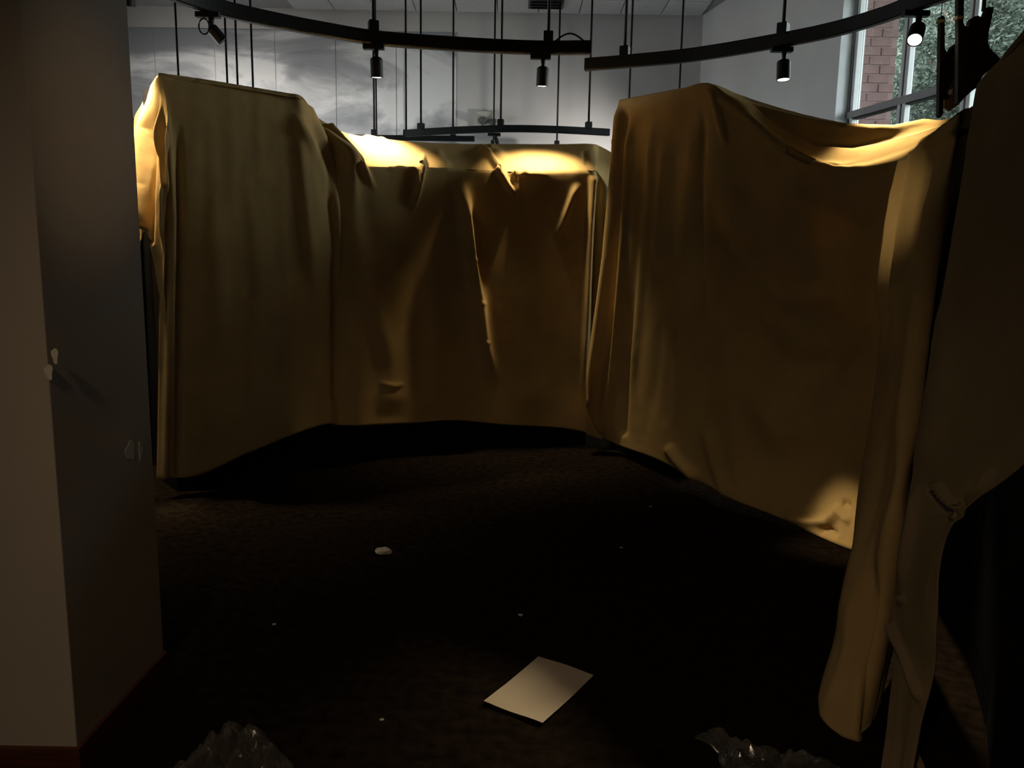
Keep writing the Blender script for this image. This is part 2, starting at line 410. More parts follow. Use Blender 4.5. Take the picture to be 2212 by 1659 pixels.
def track(name, ctrl, rods, label, w=0.055, h=RAIL_H, z=ZT, group=None, n=40, extra=None):
    """ctrl: pixels of the rail centre line, on the height z; rods: pixels x where a rod rises to the ceiling"""
    P = [np.array(c) if len(c) == 3 else onz(c[0], c[1], z) for c in ctrl]
    pts = crspline(P, n) if len(P) > 2 else np.array([P[0] + (P[1] - P[0]) * k / (n - 1) for k in range(n)])
    mid = pts[n // 2]
    t = empty(name, (mid[0], mid[1], CEIL), label, 'track', group)
    put('rail', sweep_rail(pts, w, h), M['black'], t)
    pxs = np.array([proj(p)[0] for p in pts])
    for r in rods:
        k = int(np.argmin(abs(pxs - r))); p = pts[k]
        rod = put('rod', tube_me('rod', [(p[0], p[1], z + h / 2), (p[0], p[1], CEIL + 0.02)], 0.013, 8), M['black'], t)
        tg = pts[min(k + 1, n - 1)] - pts[max(k - 1, 0)]
        put('mount', box_me('mount', (p[0], p[1], z + h / 2 + 0.025), (0.075, 0.075, 0.09), Matrix.Rotation(math.atan2(tg[1], tg[0]), 3, 'Z'), 0.006), M['black'], t)
    return t, pts
def at_track(pts, px):
    pxs = np.array([proj(p)[0] for p in pts]); k = int(np.argmin(abs(pxs - px))); return pts[k]

T1L = [onz(p[0], p[1], ZT) for p in ((480, 18), (600, 45), (700, 64), (820, 83), (1000, 96), (1150, 103), (1276, 103))]
tb = T1L[0]
pre = [np.array([-2.62, 3.35, ZT]), np.array([-2.80, 3.9, ZT]), np.array([-2.84, 4.6, ZT]), onz(270, -62, ZT), onz(380, -14, ZT)]
T1, T1p = track('lighting_track', pre + T1L, [807, 1183], 'long curved black lighting track hanging nearest at upper left', n=90)
T2c = [onz(p[0], p[1], ZT) for p in ((1264, 140), (1350, 133), (1500, 118), (1682, 88), (1800, 64), (1900, 35), (1990, 2))]
post = [np.array([2.86, 4.3, ZT]), np.array([2.78, 3.2, ZT]), np.array([2.45, 2.2, ZT])]
T2, T2p = track('lighting_track', T2c + post, [1348, 1684], 'curved black lighting track sweeping up to the window at right', n=110)
for p in (T2p[88],):
    put('rod', tube_me('rod', [(p[0], p[1], ZT + RAIL_H / 2), (p[0], p[1], CEIL + 0.02)], 0.013, 8), M['black'], T2)
T3, T3p = track('lighting_track', ((877, 288), (940, 284), (1000, 281), (1100, 278), (1200, 280), (1316, 286)), [911, 1077, 1270], 'short bowed black lighting track far off above the centre drape', h=0.085, n=40)
T4, T4p = track('lighting_track', ((740, 297), (850, 298), (1025, 300)), [808, 876, 983], 'straight black lighting track just clearing the lit strip of cloth', h=0.07, n=40)
T5, T5p = track('lighting_track', ((780, 317), (1000, 319), (1240, 321)), [813, 1064, 1203], 'far black lighting track hidden low behind the centre drape with thin rods', h=0.07, n=40)
T6, T6p = track('lighting_track', ((210, 262), (300, 262), (420, 264), (560, 268)), [388, 492, 511, 549], 'black lighting track peeping out between the pier and left drape', h=0.06, n=40)
T7, T7p = track('lighting_track', ((1321, 307), (1420, 304), (1500, 302)), [1358, 1465], 'black lighting track behind the tall right drape with only its end showing', h=0.06, n=30)
# cable loop at the right end of the near track
e0, e1 = at_track(T1p, 1205), at_track(T1p, 1262)
lp = [e0 + (e1 - e0) * t + np.array([0, 0, RAIL_H / 2 + 0.055 * math.sin(math.pi * t)]) for t in np.linspace(0, 1, 12)]
put('cable', tube_me('cable', lp, 0.007, 6), M['black'], T1)

def spotlight(P, aim, label, power, angle, blend=0.4, can_r=0.047, can_l=0.135, drop=0.10, lit=True, loop=False, group='track spotlights', color=WARM):
    """one lamp head under a rail point P, its can pointing at aim"""
    P = np.array(P, float); top = Vector((P[0], P[1], P[2] - RAIL_H / 2))
    t = empty('track_spotlight', top, label, 'spotlight', group)
    put('adapter', box_me('adapter', top + Vector((0, 0, -0.018)), (0.16, 0.05, 0.036), bevel=0.005), M['black'], t)
    piv = top + Vector((0.02, 0, -drop))
    put('stem', tube_me('stem', [top + Vector((0.02, 0, -0.03)), top + Vector((0.02, 0, -0.062)), piv], [0.019, 0.017, 0.012], 10), M['black'], t)
    z = (piv - Vector(aim)).normalized(); x = z.orthogonal().normalized(); y = z.cross(x)
    R = Matrix((x, y, z)).transposed()
    prof = [(0.0, 0.012), (can_r * 0.55, 0.012), (can_r * 0.95, 0.0), (can_r, -0.01), (can_r, -can_l), (can_r * 0.86, -can_l), (can_r * 0.84, -can_l + 0.02)]
    can = put('can', lathe_me('can', prof, 24, piv, R), M['black'], t)
    lz = -can_l + 0.004
    put('lens', lathe_me('lens', [(0.0, lz), (can_r * 0.86, lz)], 24, piv, R), M['lens'] if lit else M['lens_dim'], can)
    if loop:
        q = [piv + Vector((-0.05 + 0.035 * math.cos(a), 0, 0.01 + 0.05 * math.sin(a))) for a in np.linspace(0.3, 2 * math.pi + 0.3, 16)]
        put('safety_cable', tube_me('safety_cable', q, 0.005, 6), M['black'], t)
    if lit and power > 0:
        l = bpy.data.lights.new('lamp_light', 'SPOT'); l.energy = power; l.color = color
        l.spot_size = math.radians(angle); l.spot_blend = blend; l.shadow_soft_size = can_r * 0.8
        lo = bpy.data.objects.new('lamp_light', l); col.objects.link(lo)
        mt = R.to_4x4(); mt.translation = piv - z * (can_l + 0.012)
        lo.parent = t; lo.matrix_parent_inverse = Matrix.Translation(-top); lo.matrix_world = mt
        lo.matrix_basis = mt
    return t

# ------------------------------------------------------------------ draped cloth builder
def seg_dist(px, py, path):
    path = np.asarray(path, float); best = np.full(px.shape, 1e9); tb = np.zeros(px.shape); side = np.zeros(px.shape)
    L = np.concatenate([[0], np.cumsum(np.linalg.norm(np.diff(path, axis=0), axis=1))]); T = L[-1]
    for i in range(len(path) - 1):
        a, b = path[i], path[i + 1]; d = b - a; dd = d @ d
        t = np.clip(((px - a[0]) * d[0] + (py - a[1]) * d[1]) / dd, 0, 1)
        qx, qy = a[0] + t * d[0], a[1] + t * d[1]; r = np.hypot(px - qx, py - qy)
        m = r < best; best = np.where(m, r, best); tb = np.where(m, (L[i] + t * math.sqrt(dd)) / T, tb)
        side = np.where(m, np.sign(d[0] * (py - a[1]) - d[1] * (px - a[0])), side)
    return best, tb, side
def smooth01(x): x = np.clip(x, 0, 1); return x * x * (3 - 2 * x)

def drape_mesh(name, rows, nu, nv, folds=(), wr=0.006, wf=(7, 3), fine=0.0, seed=0, vpow=None, flat_v=None):
    """rows: list of lists of 3-D control points (top to hem). folds: (path, width_px, height_m, taper_in, taper_out)"""
    rows = [np.array(r, float) for r in rows]
    U = [crspline(r, nu) for r in rows]                       # rows x nu x 3
    A = np.array(U)
    seglen = np.array([np.linalg.norm(A[i + 1] - A[i], axis=1).mean() for i in range(len(rows) - 1)]); seglen = np.maximum(seglen, 0.02)
    per = np.maximum(3, np.round(nv * seglen / seglen.sum())).astype(int)
    tv = np.concatenate([np.linspace(i, i + 1, per[i], endpoint=False) for i in range(len(per))] + [[len(rows) - 1]])
    G = np.stack([crspline(A[:, k, :], tv) for k in range(nu)], axis=1)     # nv' x nu x 3
    n_v = G.shape[0]
    du = np.gradient(G, axis=1); dv = np.gradient(G, axis=0)
    Nn = np.cross(du, dv); Nn /= np.linalg.norm(Nn, axis=2, keepdims=True) + 1e-9
    s = np.sign(np.einsum('ijk,ijk->ij', Nn, EYEP - G)); Nn *= (np.sign(np.median(s)) or 1)
    q = G - EYEP; w = q @ FW; px = 1106 + F * (q @ RT) / w; py = 829.5 - F * (q @ UP) / w
    disp = np.zeros(px.shape)
    for f in folds:
        path, wd, h = f[0], f[1], f[2]; ti = f[3] if len(f) > 3 else 0.2; to = f[4] if len(f) > 4 else 0.3; asym = f[5] if len(f) > 5 else 0
        d, t, sd = seg_dist(px, py, path)
        tp = 1.0
        if ti > 0: tp = tp * smooth01(t / ti)
        if to > 0: tp = tp * smooth01((1 - t) / to)
        ww = wd * np.where(sd > 0, 1 + asym, 1 - asym)
        disp += h * tp * np.exp(-(d / ww) ** 2)
    lenu = np.concatenate([[0], np.cumsum(np.linalg.norm(np.diff(G.mean(0), axis=0), axis=1))])
    lenv = np.concatenate([[0], np.cumsum(np.linalg.norm(np.diff(G.mean(1), axis=0), axis=1))])
    fade = smooth01(lenv / 0.5)
    for i in range(n_v):
        for j in range(nu):
            a = noise.noise((lenu[j] * wf[0] + seed, lenv[i] * wf[1] * 0.35, seed * 1.7)) + 0.5 * noise.noise((lenu[j] * wf[0] * 2.1 + seed, lenv[i] * wf[1], seed + 9.1))
            b = noise.noise((lenu[j] * 14 + seed, lenv[i] * 12, seed + 3.3)) if fine else 0
            disp[i, j] += a * wr * (0.25 + 0.75 * fade[i]) + b * fine
    G = G + Nn * disp[..., None]
    G[..., 2] = np.maximum(G[..., 2], 0.006)
    v = G.reshape(-1, 3); f = [(i * nu + j, i * nu + j + 1, (i + 1) * nu + j + 1, (i + 1) * nu + j) for i in range(n_v - 1) for j in range(nu - 1)]
    return mesh(name, v, f, True)
def tuck(rows, i, back=0.03):
    """insert a row just behind row i, so the cloth breaks over the edge without a bulging lip"""
    rows.insert(i, [EYEP + (np.asarray(p) - EYEP) * (1 + back / np.linalg.norm(np.asarray(p) - EYEP)) + np.array([0, 0, -0.002]) for p in rows[i]])
    return rows
def drape(name, label, rows, nu, nv, folds=(), m='canvas', parent=None, cat='drop cloth', group='draped cloths over the exhibits', **kw):
    me = drape_mesh(name, rows, nu, nv, folds, **kw)
    o = link(name, me, M[m], parent)
    md = o.modifiers.new('thickness', 'SOLIDIFY'); md.thickness = 0.004; md.offset = 0
    if parent is None: tag(o, label, cat, group)
    elif label: o['label'] = label
    return o

# plan of the horseshoe of exhibit cases
LA, LB = np.array([-2.33, 4.68]), np.array([-1.54, 5.33])
RA, RB = np.array([0.77, 6.35]), np.array([1.87, 3.99])
def case(name, plan_front, depth, top, label, plinth=0.12, slope=None):
    """dark exhibit case: body set back a little over a flush plinth, built outwards from its front line"""
    Pf = [np.array(p, float) for p in plan_front]; n = len(Pf); nr = []
    for i in range(n):
        t = Pf[min(i + 1, n - 1)] - Pf[max(i - 1, 0)]; t /= np.linalg.norm(t); m_ = np.array([-t[1], t[0]])
        if m_ @ (Pf[i] - np.array([0, 3.0])) < 0: m_ = -m_
        nr.append(m_)
    cx = np.mean(Pf, axis=0) + np.mean(nr, axis=0) * depth / 2
    e = empty(name, (cx[0], cx[1], 0), label, 'display case', 'covered exhibit cases')
    a = 0.05; front = [p + m_ * a for p, m_ in zip(Pf, nr)]; back = [p + m_ * depth for p, m_ in zip(Pf, nr)]
    outline = front + back[::-1]
    if slope is None: put('body', prism_me('body', outline, plinth, top), M['case'], e)
    else: put('body', prism_me('body', outline, plinth, [top] * n + [slope] * n), M['case'], e)
    pf = [p + m_ * 0.051 for p, m_ in zip(Pf, nr)]
    put('plinth', prism_me('plinth', pf + back[::-1], 0, plinth), M['case'], e)
    return e

case('display_case', [(-2.16, 4.82), (-1.45, 5.41)], 0.36, 2.57, 'tall black exhibit case hidden under the left drape')
FC = [(-1.38, 5.505), (-0.93, 5.92), (-0.4, 6.22), (0.15, 6.33), (0.64, 6.345)]
case('display_case', FC, 0.50, 2.08, 'low black exhibit case with a sloping canopy under the centre drape', slope=2.24)
dc = [o for o in bpy.data.objects if o.name == 'display_case.001'][0]
put('leak_filler', prism_me('leak_filler', [(-1.36, 5.57), (-1.47, 5.48), (-1.62, 5.64), (-1.48, 5.74)], 0, 2.0), M['case'], dc)  # unseen filler added to stop light leaking between the two cases
RT0, RT1 = RA + (RB - RA) * 0.02, RA + (RB - RA) * 0.40
case('display_case', [RT0, RT1], 0.28, 2.62, 'tall black exhibit case hidden under the right drape')
NC = [(1.97, 3.55), (1.82, 2.95), (1.56, 2.38), (1.32, 1.95), (1.19, 1.5)]
case('display_case', NC, 0.4, 2.02, 'black exhibit case showing below torn brown paper at lower right')
case('display_case', [(-3.9, 5.38), (-2.56, 5.47)], 0.4, 2.05, 'black exhibit case behind the pier under the far left drape')

# --- left drape ------------------------------------------------------------
def PL(px, py, off=0.0): return onp(px, py, LA, LB, off)
rows = [
    [ony(345, 176, 5.05), ony(450, 190, 5.4), ony(555, 208, 5.75), ony(620, 218, 5.95), ony(646, 224, 6.05), ony(664, 236, 6.1), ony(690, 275, 6.1)],
    [PL(342, 166), PL(450, 181), PL(555, 198), PL(620, 208.5), PL(648, 213), ony(662, 226, 5.62), ony(688, 264, 5.80)],
    [PL(343, 171), PL(450, 186), PL(556, 203), PL(621, 213), PL(652, 218.5), ony(666, 234, 5.58), ony(692, 270, 5.76)],
    [PL(350, 330, .01), PL(455, 340, .01), PL(562, 350), PL(632, 352), PL(672, 350, .005), ony(700, 348, 5.57), ony(722, 352, 5.66)],
    [PL(346, 560, .02), PL(452, 560, .03), PL(570, 560, .02), PL(640, 560, .01), PL(684, 560, .01), ony(714, 560, 5.56), ony(736, 560, 5.62)],
    [PL(342, 800, .02), PL(440, 800, .03), PL(570, 790, .04), PL(644, 775, .02), PL(688, 770, .01), ony(714, 775, 5.54), ony(735, 780, 5.61)],
    [PL(338, 1034, .03), PL(430, 1026, .05), PL(520, 986, .05), PL(620, 944, .03), PL(676, 924, .02), ony(708, 916, 5.52), ony(733, 917, 5.59)],
]
tuck(rows, 1)
folds = [
    ([(352, 190), (362, 300), (372, 470), (366, 700), (356, 1030)], 9, 0.045, 0.15, 0.0, 0.3),
    ([(385, 240), (388, 500), (384, 1020)], 7, -0.035, 0.2, 0.0),
    ([(620, 230), (690, 330), (722, 440), (733, 620)], 12, 0.03, 0.15, 0.4),
    ([(655, 228), (706, 360), (722, 520), (724, 900)], 9, -0.03, 0.1, 0.1),
    ([(664, 224), (700, 300), (724, 370)], 6, 0.02, 0.1, 0.4),
    ([(640, 240), (655, 400), (690, 700)], 14, 0.018, 0.2, 0.3),
    ([(460, 330), (470, 700), (430, 1010)], 22, 0.015, 0.3, 0.2),
    ([(540, 360), (560, 640), (540, 960)], 20, 0.012, 0.3, 0.2),
]
D1 = drape('drop_cloth', 'tall plain tan drop cloth over the left case with a knotted corner', rows, 130, 150, folds, wr=0.005, wf=(6, 2), fine=0.0012, seed=3)
# its gathered left corner, a short bunched tail
rows = [
    [ony(300, 238, 5.45), ony(321, 203, 5.25), ony(338, 166, 5.0), ony(346, 166, 4.84)],
    [ony(295, 246, 5.40), ony(312, 218, 5.15), ony(334, 176, 4.86), ony(350, 174, 4.80)],
    [ony(290, 264, 5.34), ony(309, 254, 5.08), ony(334, 230, 4.84), ony(362, 228, 4.78)],
    [ony(285, 320, 5.28), ony(304, 330, 5.02), ony(326, 330, 4.82), ony(366, 330, 4.74)],
    [ony(278, 400, 5.22), ony(292, 420, 5.00), ony(314, 430, 4.80), ony(362, 460, 4.74)],
    [ony(276, 450, 5.20), ony(290, 475, 4.98), ony(314, 480, 4.78), ony(360, 580, 4.75)],
    [ony(286, 572, 5.16), ony(299, 560, 4.96), ony(316, 505, 4.78), ony(358, 700, 4.76)],
]
folds = [
    ([(334, 185), (320, 280), (313, 400), (316, 500)], 4.5, 0.07, 0.35, 0.1),
    ([(326, 200), (309, 290), (300, 380), (300, 480)], 4, -0.05, 0.35, 0.1),
    ([(318, 205), (300, 290), (284, 390), (282, 470)], 5, 0.04, 0.5, 0.2),
    ([(344, 190), (332, 300), (326, 520)], 5, -0.06, 0.3, 0.0),
    ([(350, 200), (346, 300), (357, 400), (356, 560)], 4, 0.045, 0.25, 0.2),
    ([(358, 260), (352, 340), (364, 430)], 4, -0.04, 0.25, 0.2),
    ([(366, 240), (370, 330), (368, 460), (362, 660)], 5, 0.045, 0.2, 0.1),
    ([(310, 330), (292, 420), (282, 470)], 5, 0.04, 0.2, 0.2),
    ([(278, 455), (300, 440), (312, 425)], 4, 0.04, 0.1, 0.2),
    ([(290, 440), (284, 470)], 4, -0.04, 0.1, 0.2), ([(282, 462), (300, 452)], 3, 0.03, 0.1, 0.1), ([(305, 490), (318, 486)], 4, 0.04, 0.1, 0.1),
]
drape('corner_tail', 'bunched corner of the cloth', rows, 120, 150, folds, wr=0.008, wf=(10, 5), fine=0.003, seed=5, parent=D1)

# --- far left drape behind the pier -----------------------------------------
rows = [[ony(190, 300, 5.6), ony(230, 309, 5.6), ony(262, 316, 5.6), ony(281, 332, 5.6)],
        [ony(190, 308, 5.30), ony(230, 316, 5.31), ony(263, 322, 5.33), ony(281, 340, 5.38)],
        [ony(190, 420, 5.28), ony(230, 430, 5.29), ony(264, 440, 5.31), ony(285, 450, 5.36)],
        [ony(200, 900, 5.26), ony(240, 900, 5.28), ony(284, 880, 5.30), ony(306, 860, 5.35)]]
drape('drop_cloth', 'lamplit yellow sliver of drop cloth between the pier and left drape', rows, 40, 60, [([(268, 330), (272, 500)], 5, 0.03, 0.1, 0.1)], wr=0.012, seed=8)

# --- centre drape --------------------------------------------------------------
def PC(px, py, off=0.0):
    """point on the curved front line of the centre case"""
    best = None
    for a, b in zip(FC[:-1], FC[1:]):
        a = np.array(a); b = np.array(b)
        t = b - a; P = onp(px, py, a, b, off); k = ((P[:2] - a) @ t) / (t @ t)
        lo = -9 if a[0] == FC[0][0] else -0.001; hi = 9 if b[0] == FC[-1][0] else 1.001
        if lo <= k <= hi: best = P if best is None else best
    return best
def PB(px, py, back):          # slope point: behind the front line
    P = PC(px, py); k = (P[1] + back) / P[1]; return EYEP + (P - EYEP) * k
rows = [
    [ony(676, 248, 5.95), PB(735, 284, .42), PB(800, 297, .50), PB(900, 307, .50), PB(1000, 311, .50), PB(1100, 311, .50), PB(1200, 312, .50), PB(1272, 311, .50), ony(1296, 316, 6.9), ony(1336, 338, 6.8)],
    [ony(680, 258, 5.86), PB(745, 303, .21), PB(795, 328, .26), PB(900, 335, .26), PB(1000, 339, .26), PB(1100, 343, .26), PB(1200, 342, .26), PB(1272, 342, .26), ony(1297, 345, 6.66), ony(1334, 360, 6.66)],
    [ony(684, 266, 5.80), PB(752, 329, .03), PB(786, 359, .02), PB(900, 362, .02), PB(1000, 366, .02), PB(1100, 371, .02), PB(1200, 371, .02), PB(1275, 370, .02), ony(1293, 374, 6.42), ony(1334, 420, 6.5)],
    [ony(688, 276, 5.77), PC(754, 338, .02), PC(787, 367, .02), PC(900, 369, .02), PC(1000, 373, .02), PC(1100, 378, .02), PC(1200, 377, .02), PC(1276, 376, .02), ony(1292, 384, 6.4), ony(1330, 470, 6.45)],
    [ony(706, 400, 5.62), PC(762, 440, .02), PC(800, 470, .02), PC(900, 480, .02), PC(1000, 480, .02), PC(1100, 480, .01), PC(1200, 480, .01), PC(1272, 480, .02), ony(1288, 490, 6.38), ony(1326, 540, 6.42)],
    [ony(718, 600, 5.61), PC(772, 640, .05), PC(815, 650, .04), PC(900, 650, .03), PC(1000, 650, .03), PC(1100, 650, .03), PC(1200, 650, .02), PC(1266, 650, .03), ony(1282, 660, 6.36), ony(1318, 700, 6.40)],
    [ony(719, 800, 5.60), PC(775, 800, .06), PC(820, 800, .05), PC(900, 800, .04), PC(1000, 800, .04), PC(1100, 800, .04), PC(1200, 800, .03), PC(1262, 800, .04), ony(1278, 810, 6.32), ony(1310, 830, 6.36)],
    [ony(722, 918, 5.58), PC(775, 919, .08), PC(820, 917, .07), PC(900, 913, .06), PC(985, 908, .05), PC(1090, 917, .06), PC(1200, 923, .05), PC(1258, 932, .06), ony(1272, 940, 6.30), ony(1300, 950, 6.34)],
]
folds = [
    ([(992, 372), (1002, 430), (1012, 500), (1022, 570), (1038, 655), (1050, 745), (1072, 838)], 12, 0.115, 0.22, 0.22, 0.2),
    ([(996, 420), (1014, 560), (1038, 720)], 3, -0.03, 0.2, 0.3),
    ([(700, 268), (752, 326), (786, 366), (813, 417)], 6, 0.055, 0.1, 0.4),
    ([(916, 325), (910, 372), (902, 410), (888, 466)], 5, 0.060, 0.25, 0.35),
    ([(1033, 312), (1062, 345), (1082, 375), (1100, 405), (1112, 424)], 6, 0.060, 0.2, 0.2),
    ([(1050, 318), (1080, 332), (1100, 345)], 8, 0.02, 0.2, 0.4),
    ([(1252, 392), (1225, 455), (1198, 530)], 8, 0.022, 0.2, 0.5),
    ([(1281, 376), (1274, 500), (1268, 640), (1262, 800), (1256, 880)], 6, 0.045, 0.03, 0.3),
    ([(1294, 385), (1288, 600), (1280, 900)], 6, -0.05, 0.05, 0.1),
    ([(835, 372), (838, 640), (842, 905)], 40, 0.03, 0.3, 0.1),
    ([(768, 470), (800, 640), (845, 820)], 18, 0.03, 0.3, 0.3),
    ([(810, 826), (850, 834), (875, 826)], 5, 0.012, 0.3, 0.3),
    ([(1012, 562), (1032, 563)], 3, 0.015, 0.1, 0.1), ([(1028, 655), (1050, 656)], 3, 0.015, 0.1, 0.1), ([(1035, 738), (1060, 740)], 3, 0.015, 0.1, 0.1),
    ([(1108, 372), (1125, 362), (1140, 374)], 4, 0.018, 0.1, 0.1), ([(1125, 376), (1155, 376), (1185, 378)], 4, 0.02, 0.1, 0.4),
    ([(838, 362), (850, 366), (862, 360), (880, 366)], 4, 0.016, 0.1, 0.2),
    ([(1120, 395), (1123, 440), (1122, 480)], 3, 0.014, 0.2, 0.5),
    ([(940, 318), (955, 350), (975, 364)], 9, 0.014, 0.3, 0.2), ([(1262, 325), (1268, 360)], 5, -0.015, 0.2, 0.2),
    ([(780, 294), (815, 302), (840, 300)], 4, 0.02, 0.2, 0.3),
    ([(1160, 420), (1150, 640), (1160, 900)], 30, 0.018, 0.3, 0.1), ([(925, 500), (935, 700), (930, 900)], 26, 0.02, 0.3, 0.1),
]
D2 = drape('drop_cloth', 'wide tan drop cloth across the centre with two bright pools of lamplight', rows, 230, 190, folds, wr=0.006, wf=(5, 2), fine=0.0012, seed=12)

# --- right drape with the swag ----------------------------------------------------
def PR(px, py, off=0.0): return onp(px, py, RA, RB, off)
rows = [
    [ony(1340, 216, 6.75), ony(1400, 205, 6.45), ony(1470, 192, 6.1), ony(1530, 180, 5.75), ony(1600, 206, 5.55), ony(1700, 238, 5.25), ony(1800, 262, 4.95), ony(1890, 277, 4.70), ony(1985, 270, 4.5), ony(2080, 250, 4.35)],
    [ony(1338, 217, 6.45), ony(1400, 205, 6.15), ony(1471, 192, 5.8), ony(1530, 181, 5.50), ony(1602, 214, 5.42), ony(1702, 258, 5.08), ony(1804, 288, 4.80), ony(1890, 294, 4.58), ony(1975, 283, 4.42), ony(2062, 262, 4.25)],
    [PR(1338, 219, -.02), PR(1401, 207), PR(1472, 194), PR(1530, 184), ony(1603, 226, 5.22), ony(1704, 284, 4.9), ony(1802, 318, 4.66), ony(1884, 314, 4.48), ony(1964, 294, 4.32), ony(2045, 270, 4.18)],
    [PR(1336, 226, .0), PR(1401, 214, .01), PR(1473, 201, .01), PR(1532, 191, .01), ony(1600, 240, 5.06), ony(1698, 318, 4.68), ony(1794, 361, 4.44), ony(1868, 350, 4.28), ony(1938, 328, 4.16), ony(2000, 300, 4.05)],
    [ony(1328, 300, 6.28), PR(1397, 300, .02), PR(1474, 300, .02), PR(1534, 290, .02), PR(1602, 310, -.03), PR(1698, 348, -.06), PR(1792, 385, -.06), PR(1862, 385, -.02), PR(1928, 372, .0), PR(1972, 352, .02)],
    [ony(1302, 560, 6.22), PR(1374, 560, .04), PR(1462, 560, .03), PR(1528, 560, .02), PR(1610, 560, -.05), PR(1700, 560, -.10), PR(1790, 560, -.10), PR(1852, 560, -.05), PR(1898, 560, .0), PR(1930, 560, .03)],
    [ony(1276, 740, 6.18), PR(1346, 760, .06), PR(1444, 770, .05), PR(1520, 780, .03), PR(1602, 790, -.04), PR(1698, 790, -.09), PR(1780, 790, -.10), PR(1836, 800, -.05), PR(1880, 800, .0), PR(1905, 800, .02)],
    [ony(1264, 830, 6.14), PR(1322, 900, .06), PR(1424, 930, .05), PR(1512, 960, .05), PR(1600, 990, .0), PR(1692, 1010, -.04), PR(1764, 1020, -.05), PR(1816, 1030, -.02), PR(1852, 1030, .0), PR(1876, 1020, .02)],
    [ony(1258, 868, 6.10), PR(1305, 945, .06), PR(1420, 992, .06), PR(1515, 1042, .06), PR(1595, 1082, .06), PR(1680, 1117, .03), PR(1742, 1146, .02), PR(1790, 1168, .02), PR(1822, 1181, .02), PR(1844, 1188, .02)],
]
tuck(rows, 2)
folds = [
    ([(1342, 225), (1330, 380), (1312, 560), (1288, 740), (1262, 866)], 8, 0.05, 0.05, 0.0),
    ([(1352, 225), (1345, 400), (1330, 600), (1302, 900)], 7, -0.045, 0.05, 0.0),
    ([(1366, 250), (1352, 450), (1338, 640), (1318, 850), (1302, 925)], 8, 0.045, 0.1, 0.0),
    ([(1388, 300), (1376, 520), (1356, 760), (1345, 930)], 9, -0.03, 0.2, 0.0),
    ([(1412, 250), (1404, 460), (1385, 640), (1360, 880)], 9, 0.028, 0.15, 0.2),
    ([(1438, 280), (1424, 480), (1400, 700)], 8, 0.022, 0.2, 0.4),
    ([(1462, 250), (1450, 520), (1420, 800), (1400, 960)], 12, -0.02, 0.2, 0.2),
    ([(1494, 260), (1488, 420), (1470, 700), (1460, 960)], 12, 0.024, 0.2, 0.2),
    ([(1517, 230), (1514, 400), (1512, 600), (1530, 800)], 8, -0.03, 0.1, 0.4),
    ([(1534, 192), (1552, 245), (1566, 300), (1570, 330)], 7, 0.026, 0.1, 0.4),
    ([(1540, 200), (1600, 244), (1690, 318), (1770, 360), (1820, 364), (1880, 348)], 9, 0.025, 0.1, 0.2),
    ([(1540, 196), (1620, 234), (1720, 262), (1820, 280), (1930, 284), (2040, 262)], 9, 0.03, 0.2, 0.1),
    ([(1650, 262), (1740, 304), (1840, 310), (1930, 294)], 8, -0.02, 0.3, 0.3),
    ([(1545, 330), (1600, 520), (1700, 640), (1800, 640), (1880, 480)], 34, 0.055, 0.2, 0.2),
    ([(1530, 430), (1600, 660), (1700, 790), (1800, 780), (1880, 640)], 30, -0.05, 0.2, 0.2),
    ([(1530, 560), (1590, 800), (1680, 930), (1790, 930), (1870, 800)], 34, 0.05, 0.2, 0.2),
    ([(1560, 760), (1590, 960), (1600, 1080)], 24, 0.03, 0.3, 0.0),
    ([(1440, 960), (1470, 1000), (1500, 1030)], 10, 0.05, 0.2, 0.0), ([(1520, 900), (1545, 1000), (1570, 1065)], 14, 0.04, 0.3, 0.0),
    ([(1690, 1118), (1750, 1128), (1795, 1125), (1812, 1095)], 9, 0.05, 0.2, 0.2),
    ([(1765, 1148), (1790, 1142), (1812, 1160)], 6, -0.03, 0.2, 0.2), ([(1800, 1090), (1826, 1118), (1840, 1130)], 6, 0.03, 0.2, 0.2), ([(1818, 1085), (1840, 1095)], 5, -0.03, 0.2, 0.2),
    ([(1960, 345), (1935, 420), (1910, 560), (1895, 700)], 8, 0.03, 0.1, 0.4),
]
D3 = drape('drop_cloth', 'big tan drop cloth sagging in a lit swag beside the window', rows, 240, 210, folds, wr=0.006, wf=(5, 2), fine=0.0014, seed=21)

# --- near right drape -----------------------------------------------------------------
rows = [
    [ony(1990, 300, 4.0), ony(2010, 290, 3.85), ony(2032, 277, 3.65), ony(2062, 256, 3.4), ony(2084, 244, 3.2), ony(2118, 226, 3.5)],
    [ony(1950, 358, 3.92), ony(1966, 336, 3.74), ony(1992, 316, 3.5), ony(2040, 280, 3.2), ony(2078, 254, 3.02), ony(2114, 236, 3.45)],
    [ony(1944, 372, 3.90), ony(1962, 350, 3.70), ony(1990, 326, 3.46), ony(2038, 292, 3.16), ony(2077, 266, 3.0), ony(2112, 250, 3.42)],
    [ony(1918, 560, 3.86), ony(1932, 560, 3.58), ony(1962, 560, 3.34), ony(1992, 560, 3.08), ony(2026, 560, 2.94), ony(2072, 560, 3.36)],
    [ony(1886, 860, 3.84), ony(1898, 860, 3.46), ony(1924, 880, 3.16), ony(1944, 900, 2.96), ony(1972, 900, 2.84), ony(2020, 900, 3.26)],
    [ony(1862, 1060, 3.88), ony(1866, 1120, 3.24), ony(1884, 1160, 2.90), ony(1900, 1200, 2.74), ony(1924, 1220, 2.68), ony(1972, 1215, 3.1)],
    [ony(1848, 1192, 3.96), ony(1806, 1385, 2.86), ony(1766, 1515, 2.46), ony(1806, 1582, 2.31), ony(1868, 1594, 2.30), ony(1912, 1470, 2.6)],
]
